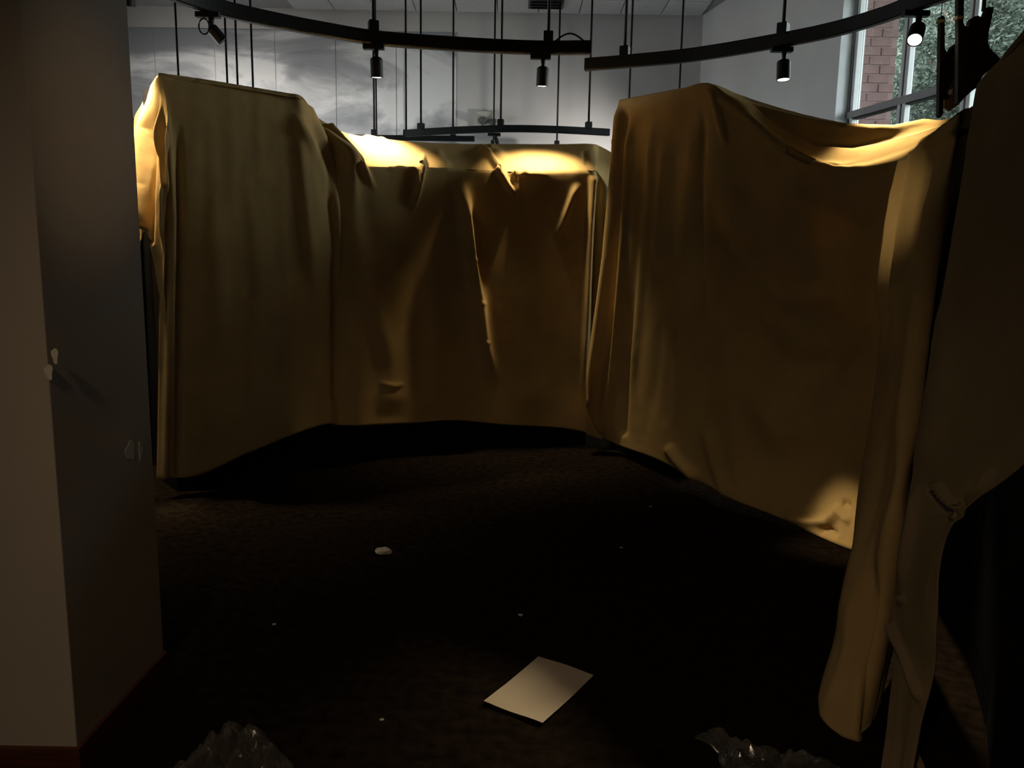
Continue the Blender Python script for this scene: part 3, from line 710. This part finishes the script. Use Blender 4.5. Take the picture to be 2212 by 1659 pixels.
folds = [
    ([(1966, 338), (1946, 420), (1938, 470), (1922, 590), (1912, 760)], 4.5, 0.045, 0.02, 0.3),
    ([(1980, 332), (1962, 420), (1943, 560), (1926, 800)], 4.5, -0.05, 0.04, 0.3),
    ([(1992, 318), (1972, 420), (1955, 560), (1935, 720), (1920, 800)], 4.5, 0.05, 0.03, 0.4),
    ([(2008, 330), (1990, 500), (1965, 760)], 8, -0.05, 0.1, 0.4),
    ([(2034, 320), (2006, 560), (1975, 800), (1940, 1100)], 14, 0.04, 0.2, 0.3),
    ([(1985, 325), (2040, 284), (2092, 246)], 6, 0.025, 0.1, 0.1),
    ([(2030, 300), (2070, 282), (2100, 270)], 6, 0.02, 0.1, 0.1),
    ([(1900, 900), (1870, 1180), (1820, 1420)], 18, 0.04, 0.3, 0.2),
    ([(1950, 1000), (1910, 1300), (1850, 1590)], 22, 0.03, 0.3, 0.0), ([(1905, 1200), (1880, 1400), (1862, 1590)], 14, -0.04, 0.3, 0.0),
]
D4 = drape('drop_cloth', 'dark tan drop cloth hanging at right with bright folded upper edge', rows, 130, 190, folds, wr=0.008, wf=(6, 2), fine=0.0015, seed=31)

# --- brown paper at the right edge -----------------------------------------------------
rows = [
    [ony(2116, 188, 2.78), ony(2160, 140, 2.55), ony(2225, 70, 2.3), ony(2330, -40, 2.0)],
    [ony(2110, 196, 2.50), ony(2156, 148, 2.30), ony(2222, 76, 2.05), ony(2330, -40, 1.78)],
    [ony(2106, 215, 2.48), ony(2154, 170, 2.27), ony(2222, 100, 2.03), ony(2330, -10, 1.76)],
    [ony(2042, 600, 2.44), ony(2110, 600, 2.24), ony(2190, 590, 2.02), ony(2310, 580, 1.76)],
    [ony(1992, 900, 2.40), ony(2062, 900, 2.22), ony(2140, 900, 2.04), ony(2290, 900, 1.78)],
    [ony(1962, 1080, 2.37), ony(2010, 1090, 2.24), ony(2076, 1090, 2.08), ony(2215, 1000, 1.86)],
    [ony(1955, 1122, 2.36), ony(1998, 1126, 2.25), ony(2046, 1122, 2.13), ony(2074, 1112, 2.06)],
    [ony(1944, 1210, 2.34), ony(1966, 1220, 2.27), ony(2004, 1215, 2.18), ony(2032, 1200, 2.11)],
    [ony(1928, 1330, 2.30), ony(1948, 1340, 2.24), ony(1980, 1340, 2.17), ony(2024, 1340, 2.08)],
    [ony(1932, 1400, 2.26), ony(1950, 1420, 2.20), ony(1978, 1440, 2.14), ony(2020, 1450, 2.07)],
    [ony(1918, 1560, 2.18), ony(1942, 1560, 2.14), ony(1966, 1560, 2.10), ony(1992, 1560, 2.06)],
    [ony(1902, 1672, 2.12), ony(1928, 1672, 2.09), ony(1950, 1672, 2.06), ony(1972, 1668, 2.04)],
]
folds = [
    ([(2000, 1050), (2035, 1085), (2068, 1112)], 6, -0.025, 0.1, 0.0), ([(2020, 1045), (2050, 1085), (2075, 1100)], 6, 0.03, 0.1, 0.0),
    ([(1985, 1040), (1960, 1180), (1945, 1300)], 10, 0.02, 0.2, 0.3), ([(2085, 1085), (2120, 1060), (2150, 1000)], 8, 0.02, 0.2, 0.3),
    ([(1925, 1345), (1960, 1430), (1995, 1520)], 6, 0.025, 0.05, 0.1), ([(1945, 1300), (1955, 1290)], 5, 0.02, 0.1, 0.1),
    ([(2060, 620), (2030, 850), (1990, 1040)], 26, 0.015, 0.2, 0.2),
]
D5 = drape('kraft_paper_sheet', 'stiff brown paper sheet taped over the case at the right edge', rows, 100, 200, folds, m='paper_drape', cat='paper sheet', group=None, wr=0.005, wf=(4, 4), fine=0.0018, seed=41)

# ------------------------------------------------------------------ lamps on the tracks
def mid_at(p, dz): return np.array([p[0], p[1], dz])
L2 = at_track(T1p, 815); L3 = at_track(T1p, 1166); L1 = at_track(T1p, 452); L0 = at_track(T1p, 262)
L4 = at_track(T2p, 1684); L5 = at_track(T2p, 1978)
spotlight(L2, np.array([L2[0] + 0.02, L2[1] + 0.10, 2.2]), 'left of the two lit black cans over the centre drape', 200, 84, 1.0)
spotlight(L3, np.array([L3[0] + 0.0, L3[1] + 0.10, 2.2]), 'right of the two lit black cans over the centre drape', 130, 84, 1.0)
spotlight(L1, np.array([L1[0] + 1.2, L1[1] + 0.6, 1.6]), 'small dark lamp head with a looped cable at upper left', 0, 13, 0.5, lit=False, can_r=0.038, can_l=0.10, loop=True)
spotlight(L0, np.array([-2.62, 5.3, 1.6]), 'black lamp head cut off by the top edge beside the pier', 330, 80, 0.9, drop=0.05, can_l=0.09)
LB = T1p[20]
spotlight(LB, np.array([-2.33, 4.95, 1.5]), 'unseen lamp added on the near track beyond the pier, aimed at the left drape', 130, 84, 1.0)  # added out of view to light the folds of the left drape
LD = T1p[1]
spotlight(LD, ony(1945, 460, 3.6), 'unseen lamp added on the near track beyond the pier, aimed at the right folds', 210, 9, 1.0)  # added out of view to light the near right folds
LC = T1p[11]
spotlight(LC, np.array([1.86, 3.99, 0.06]), 'unseen lamp added on the near track beyond the pier, aimed at the right hem corner', 640, 6.5, 0.8)  # added out of view to make the bright hem corner
spotlight(L4, np.array([L4[0] + .05, L4[1] - .1, 1.8]), 'lit black can hanging over the tall right drape', 60, 46, 0.6, can_r=0.05)
spotlight(L5, ony(1915, 325, 4.45), 'glaring lamp hanging in front of the window', 580, 36, 1.0)
L6 = T2p[96]
spotlight(L6, np.array([-1.3, 2.35, 1.86]), 'unseen lamp added further along the right track, aimed at the pier side', 36, 12, 1.0, color=(1.0, 0.68, 0.34))  # added out of view for the warm glow on the pier side
COOL = (1.0, 0.95, 0.89)
for trk, px, ax, lab, pw_ in ((T6p, 400, -4.2, 'unseen wall washer lamp added behind the left drape, left of the pair', 230), (T6p, 545, -1.9, 'unseen wall washer lamp added behind the left drape, right of the pair', 75), (T7p, 1410, 0.6, 'unseen wall washer lamp added behind the tall right drape', 100)):
    spotlight(at_track(trk, px), np.array([ax, BACK_Y, 2.8]), lab, pw_, 125, 1.0, color=COOL)  # lamps added behind the drapes to brighten the back wall and mural
# unseen warm downlight added behind the viewer, lighting pier, paper and near drapes
dl = Vector((-0.9, -1.0, 3.3))
dt = empty('added_downlight', (dl.x, dl.y, CEIL), 'unseen warm pendant downlight added behind the viewer to light the pier and paper', 'lamp')
put('stem', tube_me('stem', [(dl.x, dl.y, CEIL), (dl.x, dl.y, dl.z + 0.1)], 0.012, 8), M['black'], dt)
sh_ = put('shade', lathe_me('shade', [(0.0, 0.11), (0.03, 0.11), (0.08, 0.06), (0.085, -0.02), (0.078, -0.02), (0.074, 0.05)], 24, dl), M['black'], dt)
put('lens', lathe_me('lens', [(0.0, 0.0), (0.076, 0.0)], 24, dl), M['lens'], sh_)
ll = bpy.data.lights.new('lamp_light', 'SPOT'); ll.energy = 84; ll.color = (1.0, 0.75, 0.48); ll.spot_size = math.radians(66); ll.spot_blend = 1.0; ll.shadow_soft_size = 0.06
lo = bpy.data.objects.new('lamp_light', ll); col.objects.link(lo); lo.parent = dt
zz = (dl - Vector((-0.1, 2.5, 0.0))).normalized(); xx = zz.orthogonal().normalized(); yy = zz.cross(xx)
mt = Matrix((xx, yy, zz)).transposed().to_4x4(); mt.translation = dl + Vector((0, 0, -0.03)); lo.matrix_parent_inverse = Matrix.Translation(-Vector(dt.location)); lo.matrix_basis = mt
# a tiny head under the far bowed track
pf = at_track(T3p, 1062)
spotlight(pf, np.array([pf[0] + 0.3, pf[1] + 0.1, 2.0]), 'tiny dark lamp head under the far bowed track', 0, 30, can_r=0.03, can_l=0.08, drop=0.07, lit=False)

# ------------------------------------------------------------------ emergency light, vent
ew = ony(1047, 260, BACK_Y - 0.04)
em = empty('emergency_light', (ew[0], BACK_Y, ew[2]), 'small beige emergency light with two round heads on the back wall', 'light fitting')
put('housing', box_me('housing', (ew[0], BACK_Y - 0.04, ew[2]), (0.24, 0.08, 0.26), bevel=0.012), M['beige_plastic'], em)
for (qx, qy) in ((1042, 259), (1066, 263)):
    h = ony(qx, qy, BACK_Y - 0.16)
    R = Matrix.Rotation(math.radians(70), 3, 'X') @ Matrix.Rotation(math.radians(25), 3, 'Y')
    hd = put('lamp_head', lathe_me('lamp_head', [(0, 0.05), (0.03, 0.05), (0.055, -0.01), (0.055, -0.03), (0, -0.035)], 16, h, R), M['dark_grey'], em)
    put('bracket', tube_me('bracket', [h, (h[0], BACK_Y - 0.08, h[2] - 0.06)], 0.012, 6), M['dark_grey'], hd)
vx = onz(1180, 3, CEIL)
vent = empty('ceiling_vent', (vx[0], vx[1], CEIL), 'dark square air vent in the far ceiling', 'vent')
put('frame', box_me('frame', (vx[0], vx[1], CEIL - 0.01), (0.5, 0.5, 0.03), bevel=0.005), M['dark_grey'], vent)
for k in range(4): put('slat', box_me('slat', (vx[0], vx[1] - 0.18 + 0.12 * k, CEIL - 0.035), (0.44, 0.05, 0.012), Matrix.Rotation(0.5, 3, 'X')), M['black'], vent)

# ------------------------------------------------------------------ hanging cut-out figures before the window
def cutout(name, outline, y, thick, label, m='cutout', parent=None):
    P = [ony(a, b, y) for a, b in outline]
    bm = bmesh.new()
    f = [bm.verts.new((p[0], y, p[2])) for p in P]; face = bm.faces.new(f)
    r = bmesh.ops.extrude_face_region(bm, geom=[face])
    for v in [g for g in r['geom'] if isinstance(g, bmesh.types.BMVert)]: v.co.y += thick
    return bm_mesh(name, bm)
oR = [(2070, -40), (2083, -40), (2082, 30), (2081, 48), (2084, 55), (2090, 59), (2094, 55), (2095, 46), (2099, 39), (2106, 35), (2114, 34), (2120, 38), (2122, 48), (2124, 40), (2127, 30), (2133, 15), (2147, 15), (2144, 32), (2141, 46), (2136, 70), (2134, 90), (2138, 103), (2146, 112), (2154, 119), (2161, 127), (2150, 142), (2123, 163), (2112, 188), (2100, 196), (2081, 213), (2069, 222), (2070, 114)]
YR = 4.75
fr = empty('cutout_figure', tuple(ony(2100, 120, YR)), 'larger dark cut-out figure with raised arms hanging before the window', 'cutout')
put('figure', cutout('figure', oR, YR, 0.035, ''), M['cutout'], fr)
def band(px0, px1, py0, py1, y, e, thick=0.045):
    a, b = ony(px0, py0, y - 0.005), ony(px1, py1, y - 0.005)
    put('tape', box_me('tape', ((a[0] + b[0]) / 2, y + thick / 2 - 0.006, (a[2] + b[2]) / 2), (abs(b[0] - a[0]), thick, abs(a[2] - b[2])), bevel=0.003), M['tape'], e)
band(2068, 2083, 33, 40, YR, fr)
ph = ony(2128, 22, YR); put('hanger', tube_me('hanger', [(ph[0], YR + 0.017, ph[2]), (ph[0] - 0.03, YR + 0.017, CEIL)], 0.011, 6), M['black'], fr)
ph = ony(2076, -38, YR); put('hanger', tube_me('hanger', [(ph[0], YR + 0.017, ph[2]), (ph[0], YR + 0.017, CEIL)], 0.006, 6), M['black'], fr)
oL = [(2032, 36), (2036, 33), (2041, 36), (2041, 104), (2044, 111), (2049, 116), (2052, 109), (2056, 101), (2061, 96), (2069, 96), (2075, 102), (2076, 130), (2066, 160), (2052, 188), (2047, 200), (2053, 210), (2046, 215), (2038, 216), (2038, 244), (2032, 254), (2028, 249), (2030, 146)]
YL = 5.05
fl = empty('cutout_figure', tuple(ony(2045, 150, YL)), 'smaller dark cut-out figure on a long pole left of the larger one', 'cutout')
put('figure', cutout('figure', oL, YL, 0.035, ''), M['cutout'], fl)
put('backing_board', cutout('backing_board', [(2040, 216), (2052, 190), (2066, 158), (2088, 150), (2104, 180), (2098, 196), (2068, 228), (2051, 240), (2040, 232)], YL + 0.08, 0.02, ''), M['board'], fl)
put('spacer', box_me('spacer', tuple(ony(2056, 200, YL + 0.06)), (0.03, 0.07, 0.03)), M['board'], fl)
band(2030, 2042, 41, 48, YL, fl)
ph = ony(2036, 35, YL); put('hanger', tube_me('hanger', [(ph[0], YL + 0.017, ph[2]), (ph[0], YL + 0.017, CEIL)], 0.003, 6), M['black'], fl)
# loop of cable lying on top of the near case
cb = [ony(2062, 258, 3.5), ony(2070, 248, 3.5), ony(2082, 239, 3.5), ony(2096, 236, 3.5), ony(2112, 240, 3.5)]
tag(link('cable', tube_me('cable', crspline(cb, 20), 0.006, 6), M['black']), 'thin dark cable looping over the top of the near right drape', 'cable')

# ------------------------------------------------------------------ on the floor
PP = [onz(a, b, 0) for a, b in ((1163, 1424), (1282, 1465), (1172, 1569), (1045, 1521))]
n = 14; v = []; f = []
for d in (0, 1):
    for i in range(n + 1):
        for j in range(n + 1):
            s, t = i / n, j / n
            p = (PP[0] * (1 - s) + PP[1] * s) * (1 - t) + (PP[3] * (1 - s) + PP[2] * s) * t
            z = 0.004 + 0.010 * abs(t - 0.62) * 2 * 0.6 + 0.004 * math.sin(3 * s + 2 * t) ** 2 + 0.0008 * d
            v.append((p[0], p[1], z))
K = (n + 1) ** 2
for d in (0, 1):
    f += [(d * K + i * (n + 1) + j, d * K + (i + 1) * (n + 1) + j, d * K + (i + 1) * (n + 1) + j + 1, d * K + i * (n + 1) + j + 1) for i in range(n) for j in range(n)]
pap = tag(link('paper_sheet', mesh('paper_sheet', v, f, True), M['paper']), 'creased white sheet of paper lying alone on the dark carpet', 'paper')

def crumple(name, outline, h, label, seed, cat='plastic bag', m='plastic', peaks=()):
    """crumpled thin film: a domed sheet with sharp facets over a floor outline (list of xy)"""
    O = np.array(outline); c = O.mean(0); nr, na = 26, 72; v = []; f = []
    ang = np.arctan2(O[:, 1] - c[1], O[:, 0] - c[0]); rad = np.hypot(O[:, 0] - c[0], O[:, 1] - c[1]); od = np.argsort(ang); ang, rad = ang[od], rad[od]
    for i in range(nr + 1):
        r = i / nr
        for k in range(na):
            a = -math.pi + 2 * math.pi * k / na; R = np.interp(a, ang, rad, period=2 * math.pi) * (1 + 0.06 * noise.noise((k * 0.9, seed, 0)))
            x = c[0] + math.cos(a) * R * r; y = c[1] + math.sin(a) * R * r
            z = h * (1 - r ** 2.2) * (0.75 + 0.5 * noise.noise((x * 5, y * 5, seed)))
            for (qx, qy, qh, qr) in peaks: z += qh * math.exp(-((x - qx) ** 2 + (y - qy) ** 2) / qr ** 2)
            cz = noise.voronoi((x * 16 + seed, y * 16, 0.0))[0]
            z += 0.11 * (cz[1] - cz[0]) * (1 - r ** 4)
            z += 0.015 * noise.noise((x * 40, y * 40, seed)) * (1 - r)
            v.append((x, y, max(0.003, z)))
    for i in range(nr):
        for k in range(na):
            f.append((i * na + k, i * na + (k + 1) % na, (i + 1) * na + (k + 1) % na, (i + 1) * na + k))
    return tag(link(name, mesh(name, v, f, False), M[m]), label, cat)
a = onz(450, 1650, 0)
crumple('plastic_bag', [(-1.02, 2.02), (-0.98, 1.82), (-0.85, 1.72), (-0.68, 1.72), (-0.60, 1.86), (-0.60, 2.02), (-0.70, 2.12), (-0.9, 2.12)], 0.05, 'clear crumpled plastic bag on the carpet at the bottom left', 2.0, peaks=((-0.775, 2.02, 0.13, 0.12), (-0.66, 1.96, 0.05, 0.06)))
crumple('plastic_wrap', [(0.60, 2.26), (0.66, 2.18), (0.74, 2.02), (0.95, 1.95), (1.06, 2.04), (1.02, 2.14), (0.88, 2.17), (0.76, 2.20), (0.66, 2.30)], 0.035, 'glinting clear plastic wrap on the carpet at the bottom right', 5.0, cat='plastic wrap', peaks=((0.64, 2.22, 0.03, 0.05),))
# litter scraps
def scrap(px, py, r, label, seed):
    P = onz(px, py, 0); bm = bmesh.new(); bmesh.ops.create_icosphere(bm, subdivisions=2, radius=r)
    for q in bm.verts:
        k = 1 + 0.45 * noise.noise(q.co * (2.2 / r) + Vector((seed, 0, 0))); q.co = Vector((q.co.x * k * 1.3, q.co.y * k, max(-r * 0.4, q.co.z * k * 0.55)))
        q.co += Vector((P[0], P[1], r * 0.42))
    tag(link('litter_scrap', bm_mesh('litter_scrap', bm), M['litter']), label, 'litter', 'scraps on the carpet')
scrap(828, 1196, 0.035, 'largest pale crumpled scrap in the middle of the dark carpet', 1)
scrap(592, 1350, 0.007, 'tiny white crumb on the carpet left of the paper', 2)
scrap(1124, 1330, 0.008, 'tiny pale crumb on the carpet just behind the paper', 3)
scrap(1342, 1184, 0.007, 'tiny crumb on the carpet below the right drape folds', 4)
scrap(1405, 1095, 0.007, 'tiny crumb on the carpet nearest the tall right drape', 5)
scrap(825, 1556, 0.006, 'tiny crumb on the carpet between the bag and paper', 6)
# torn strip of paper by the near case
st = [onz(1972, 1632, 0.05), onz(1986, 1628, 0.05), onz(2012, 1690, 0.02), onz(1994, 1690, 0.02)]
bm = bmesh.new(); vv = [bm.verts.new(tuple(p)) for p in st]; fc = bm.faces.new(vv)
r = bmesh.ops.extrude_face_region(bm, geom=[fc])
for g in r['geom']:
    if isinstance(g, bmesh.types.BMVert): g.co.z -= 0.012
tag(link('paper_strip', bm_mesh('paper_strip', bm), M['paper_drape']), 'short torn paper strip at the foot of the brown paper sheet', 'paper')

# ------------------------------------------------------------------ outdoors
struct('ground_outside', box_me('ground_outside', (32, 24, -0.3), (56, 64, 0.2)), M['grass'], 'lawn outside the window')
# brick pier outside, seen through the first pane
S_b = rw_s(1822, 200)[0]; 
bp = bpy.data.objects.new('wall_brick', None); col.objects.link(bp); bp['kind'] = 'structure'; bp['label'] = 'red brick wall outside the first window pane'
q0 = EYEP + ray(1800, 200) * 1.0
PYB = 9.2
bx0 = ony(1826, 200, PYB)[0]; bx1 = ony(1930, 200, PYB)[0]
link('mortar', box_me('mortar', ((bx0 + bx1) / 2, PYB + 0.16, 3.0), (bx1 - bx0 - 0.01, 0.3, 6.2)), M['mortar'], bp)
bl, bhh, gap = 0.235, 0.085, 0.015
brick = box_me('brick', (0, 0, 0), (bl, 0.10, bhh), bevel=0.004); half = box_me('brick_half', (0, 0, 0), (bl / 2 - gap / 2, 0.10, bhh), bevel=0.004)
zrow = 1.5
r_i = 0
while zrow < 5.6:
    x = bx0 + (0 if r_i % 2 == 0 else -(bl + gap) / 2)
    while x < bx1 - 0.05:
        a0 = max(x, bx0); a1 = min(x + bl, bx1)
        if a1 - a0 > 0.06:
            o = link('brick', brick, M['brick'], bp); o.location = ((a0 + a1) / 2, PYB + 0.045 + random.uniform(-.003, .003), zrow); o.scale = ((a1 - a0) / bl, 1, 1)
        x += bl + gap
    zrow += bhh + gap; r_i += 1

def tree(name, base, h, r, n, leaf, m, label, seed, trunk_r=0.18):
    rnd = random.Random(seed); base = Vector(base)
    t = empty(name, base, label, 'tree')
    put('trunk', tube_me('trunk', [base, base + Vector((0.1, 0, h * 0.35)), base + Vector((-0.05, 0.1, h * 0.8))], [trunk_r, trunk_r * 0.8, trunk_r * 0.3], 8), M['bark'], t)
    for k in range(7):
        a = k * 2.4; s = base + Vector((0, 0, h * (0.3 + 0.07 * k)))
        put('branch', tube_me('branch', [s, s + Vector((math.cos(a) * r * .4, math.sin(a) * r * .4, r * .25)), s + Vector((math.cos(a) * r * .8, math.sin(a) * r * .8, r * .6))], [trunk_r * .4, trunk_r * .25, trunk_r * .08], 6), M['bark'], t)
    v = []; f = []
    cl = [Vector((rnd.gauss(0, .42) * r, rnd.gauss(0, .42) * r, h * (0.45 + rnd.uniform(-.35, .5)))) for _ in range(60)]
    for i in range(n):
        c0 = cl[i % 60] + Vector((rnd.gauss(0, .2), rnd.gauss(0, .2), rnd.gauss(0, .18))) * r
        p = base + c0
        a = Vector((rnd.uniform(-1, 1), rnd.uniform(-1, 1), rnd.uniform(-.6, .6))).normalized(); b = a.orthogonal().normalized()
        b = (Matrix.Rotation(rnd.uniform(0, 6.28), 3, a) @ b)
        L_ = leaf * rnd.uniform(.6, 1.3); w_ = L_ * .5; k = len(v)
        v += [p, p + a * L_ * .5 + b * w_ * .5, p + a * L_, p + a * L_ * .5 - b * w_ * .5]; f.append((k, k + 1, k + 2, k + 3))
    o = put('crown', mesh('crown', v, f), M[m], t); o['kind'] = 'stuff'
    return t
for k, (tx, ty, th, tr, tn, tl, lab) in enumerate((
        (6.9, 12.0, 7.2, 1.05, 60000, 0.075, 'dark green tree nearest outside the window'),
        (9.9, 17.6, 10.0, 1.40, 60000, 0.11, 'dark green tree standing behind the nearest one outside'),
        (15.6, 17.8, 11.0, 1.40, 40000, 0.12, 'dark green tree behind the hanging cut-out figures'),
        (9.4, 6.6, 11.0, 1.45, 40000, 0.11, 'dark green tree added out of view to screen the window from the sky'),  # added out of view to block sky light entering the side window
        (9.6, 0.6, 11.0, 1.45, 30000, 0.13, 'dark green tree added out of view beyond the side wall to screen the sky'),  # second out-of-view tree added as a screen against sky light
        (13.6, 26.8, 15.5, 2.3, 60000, 0.21, 'tall tree in the third row outside the middle window pane'),
        (22.8, 26.8, 16.0, 2.3, 60000, 0.21, 'tall tree in the third row outside the right window pane'),
        (22.0, 45.0, 26.0, 4.6, 60000, 0.42, 'tallest distant tree behind all others outside the middle pane'),
        (40.5, 45.0, 26.0, 4.6, 60000, 0.42, 'tallest distant tree behind all others outside the right pane'))):
    tree('broadleaf_tree', (tx, ty, -0.2), th, tr, tn, tl, 'leaf', lab, k + 1)
tree('small_tree', (5.0, 8.9, -0.2), 3.3, 0.36, 9000, 0.04, 'leaf_pale', 'pale silvery bush at the foot of the window', 13, 0.04)
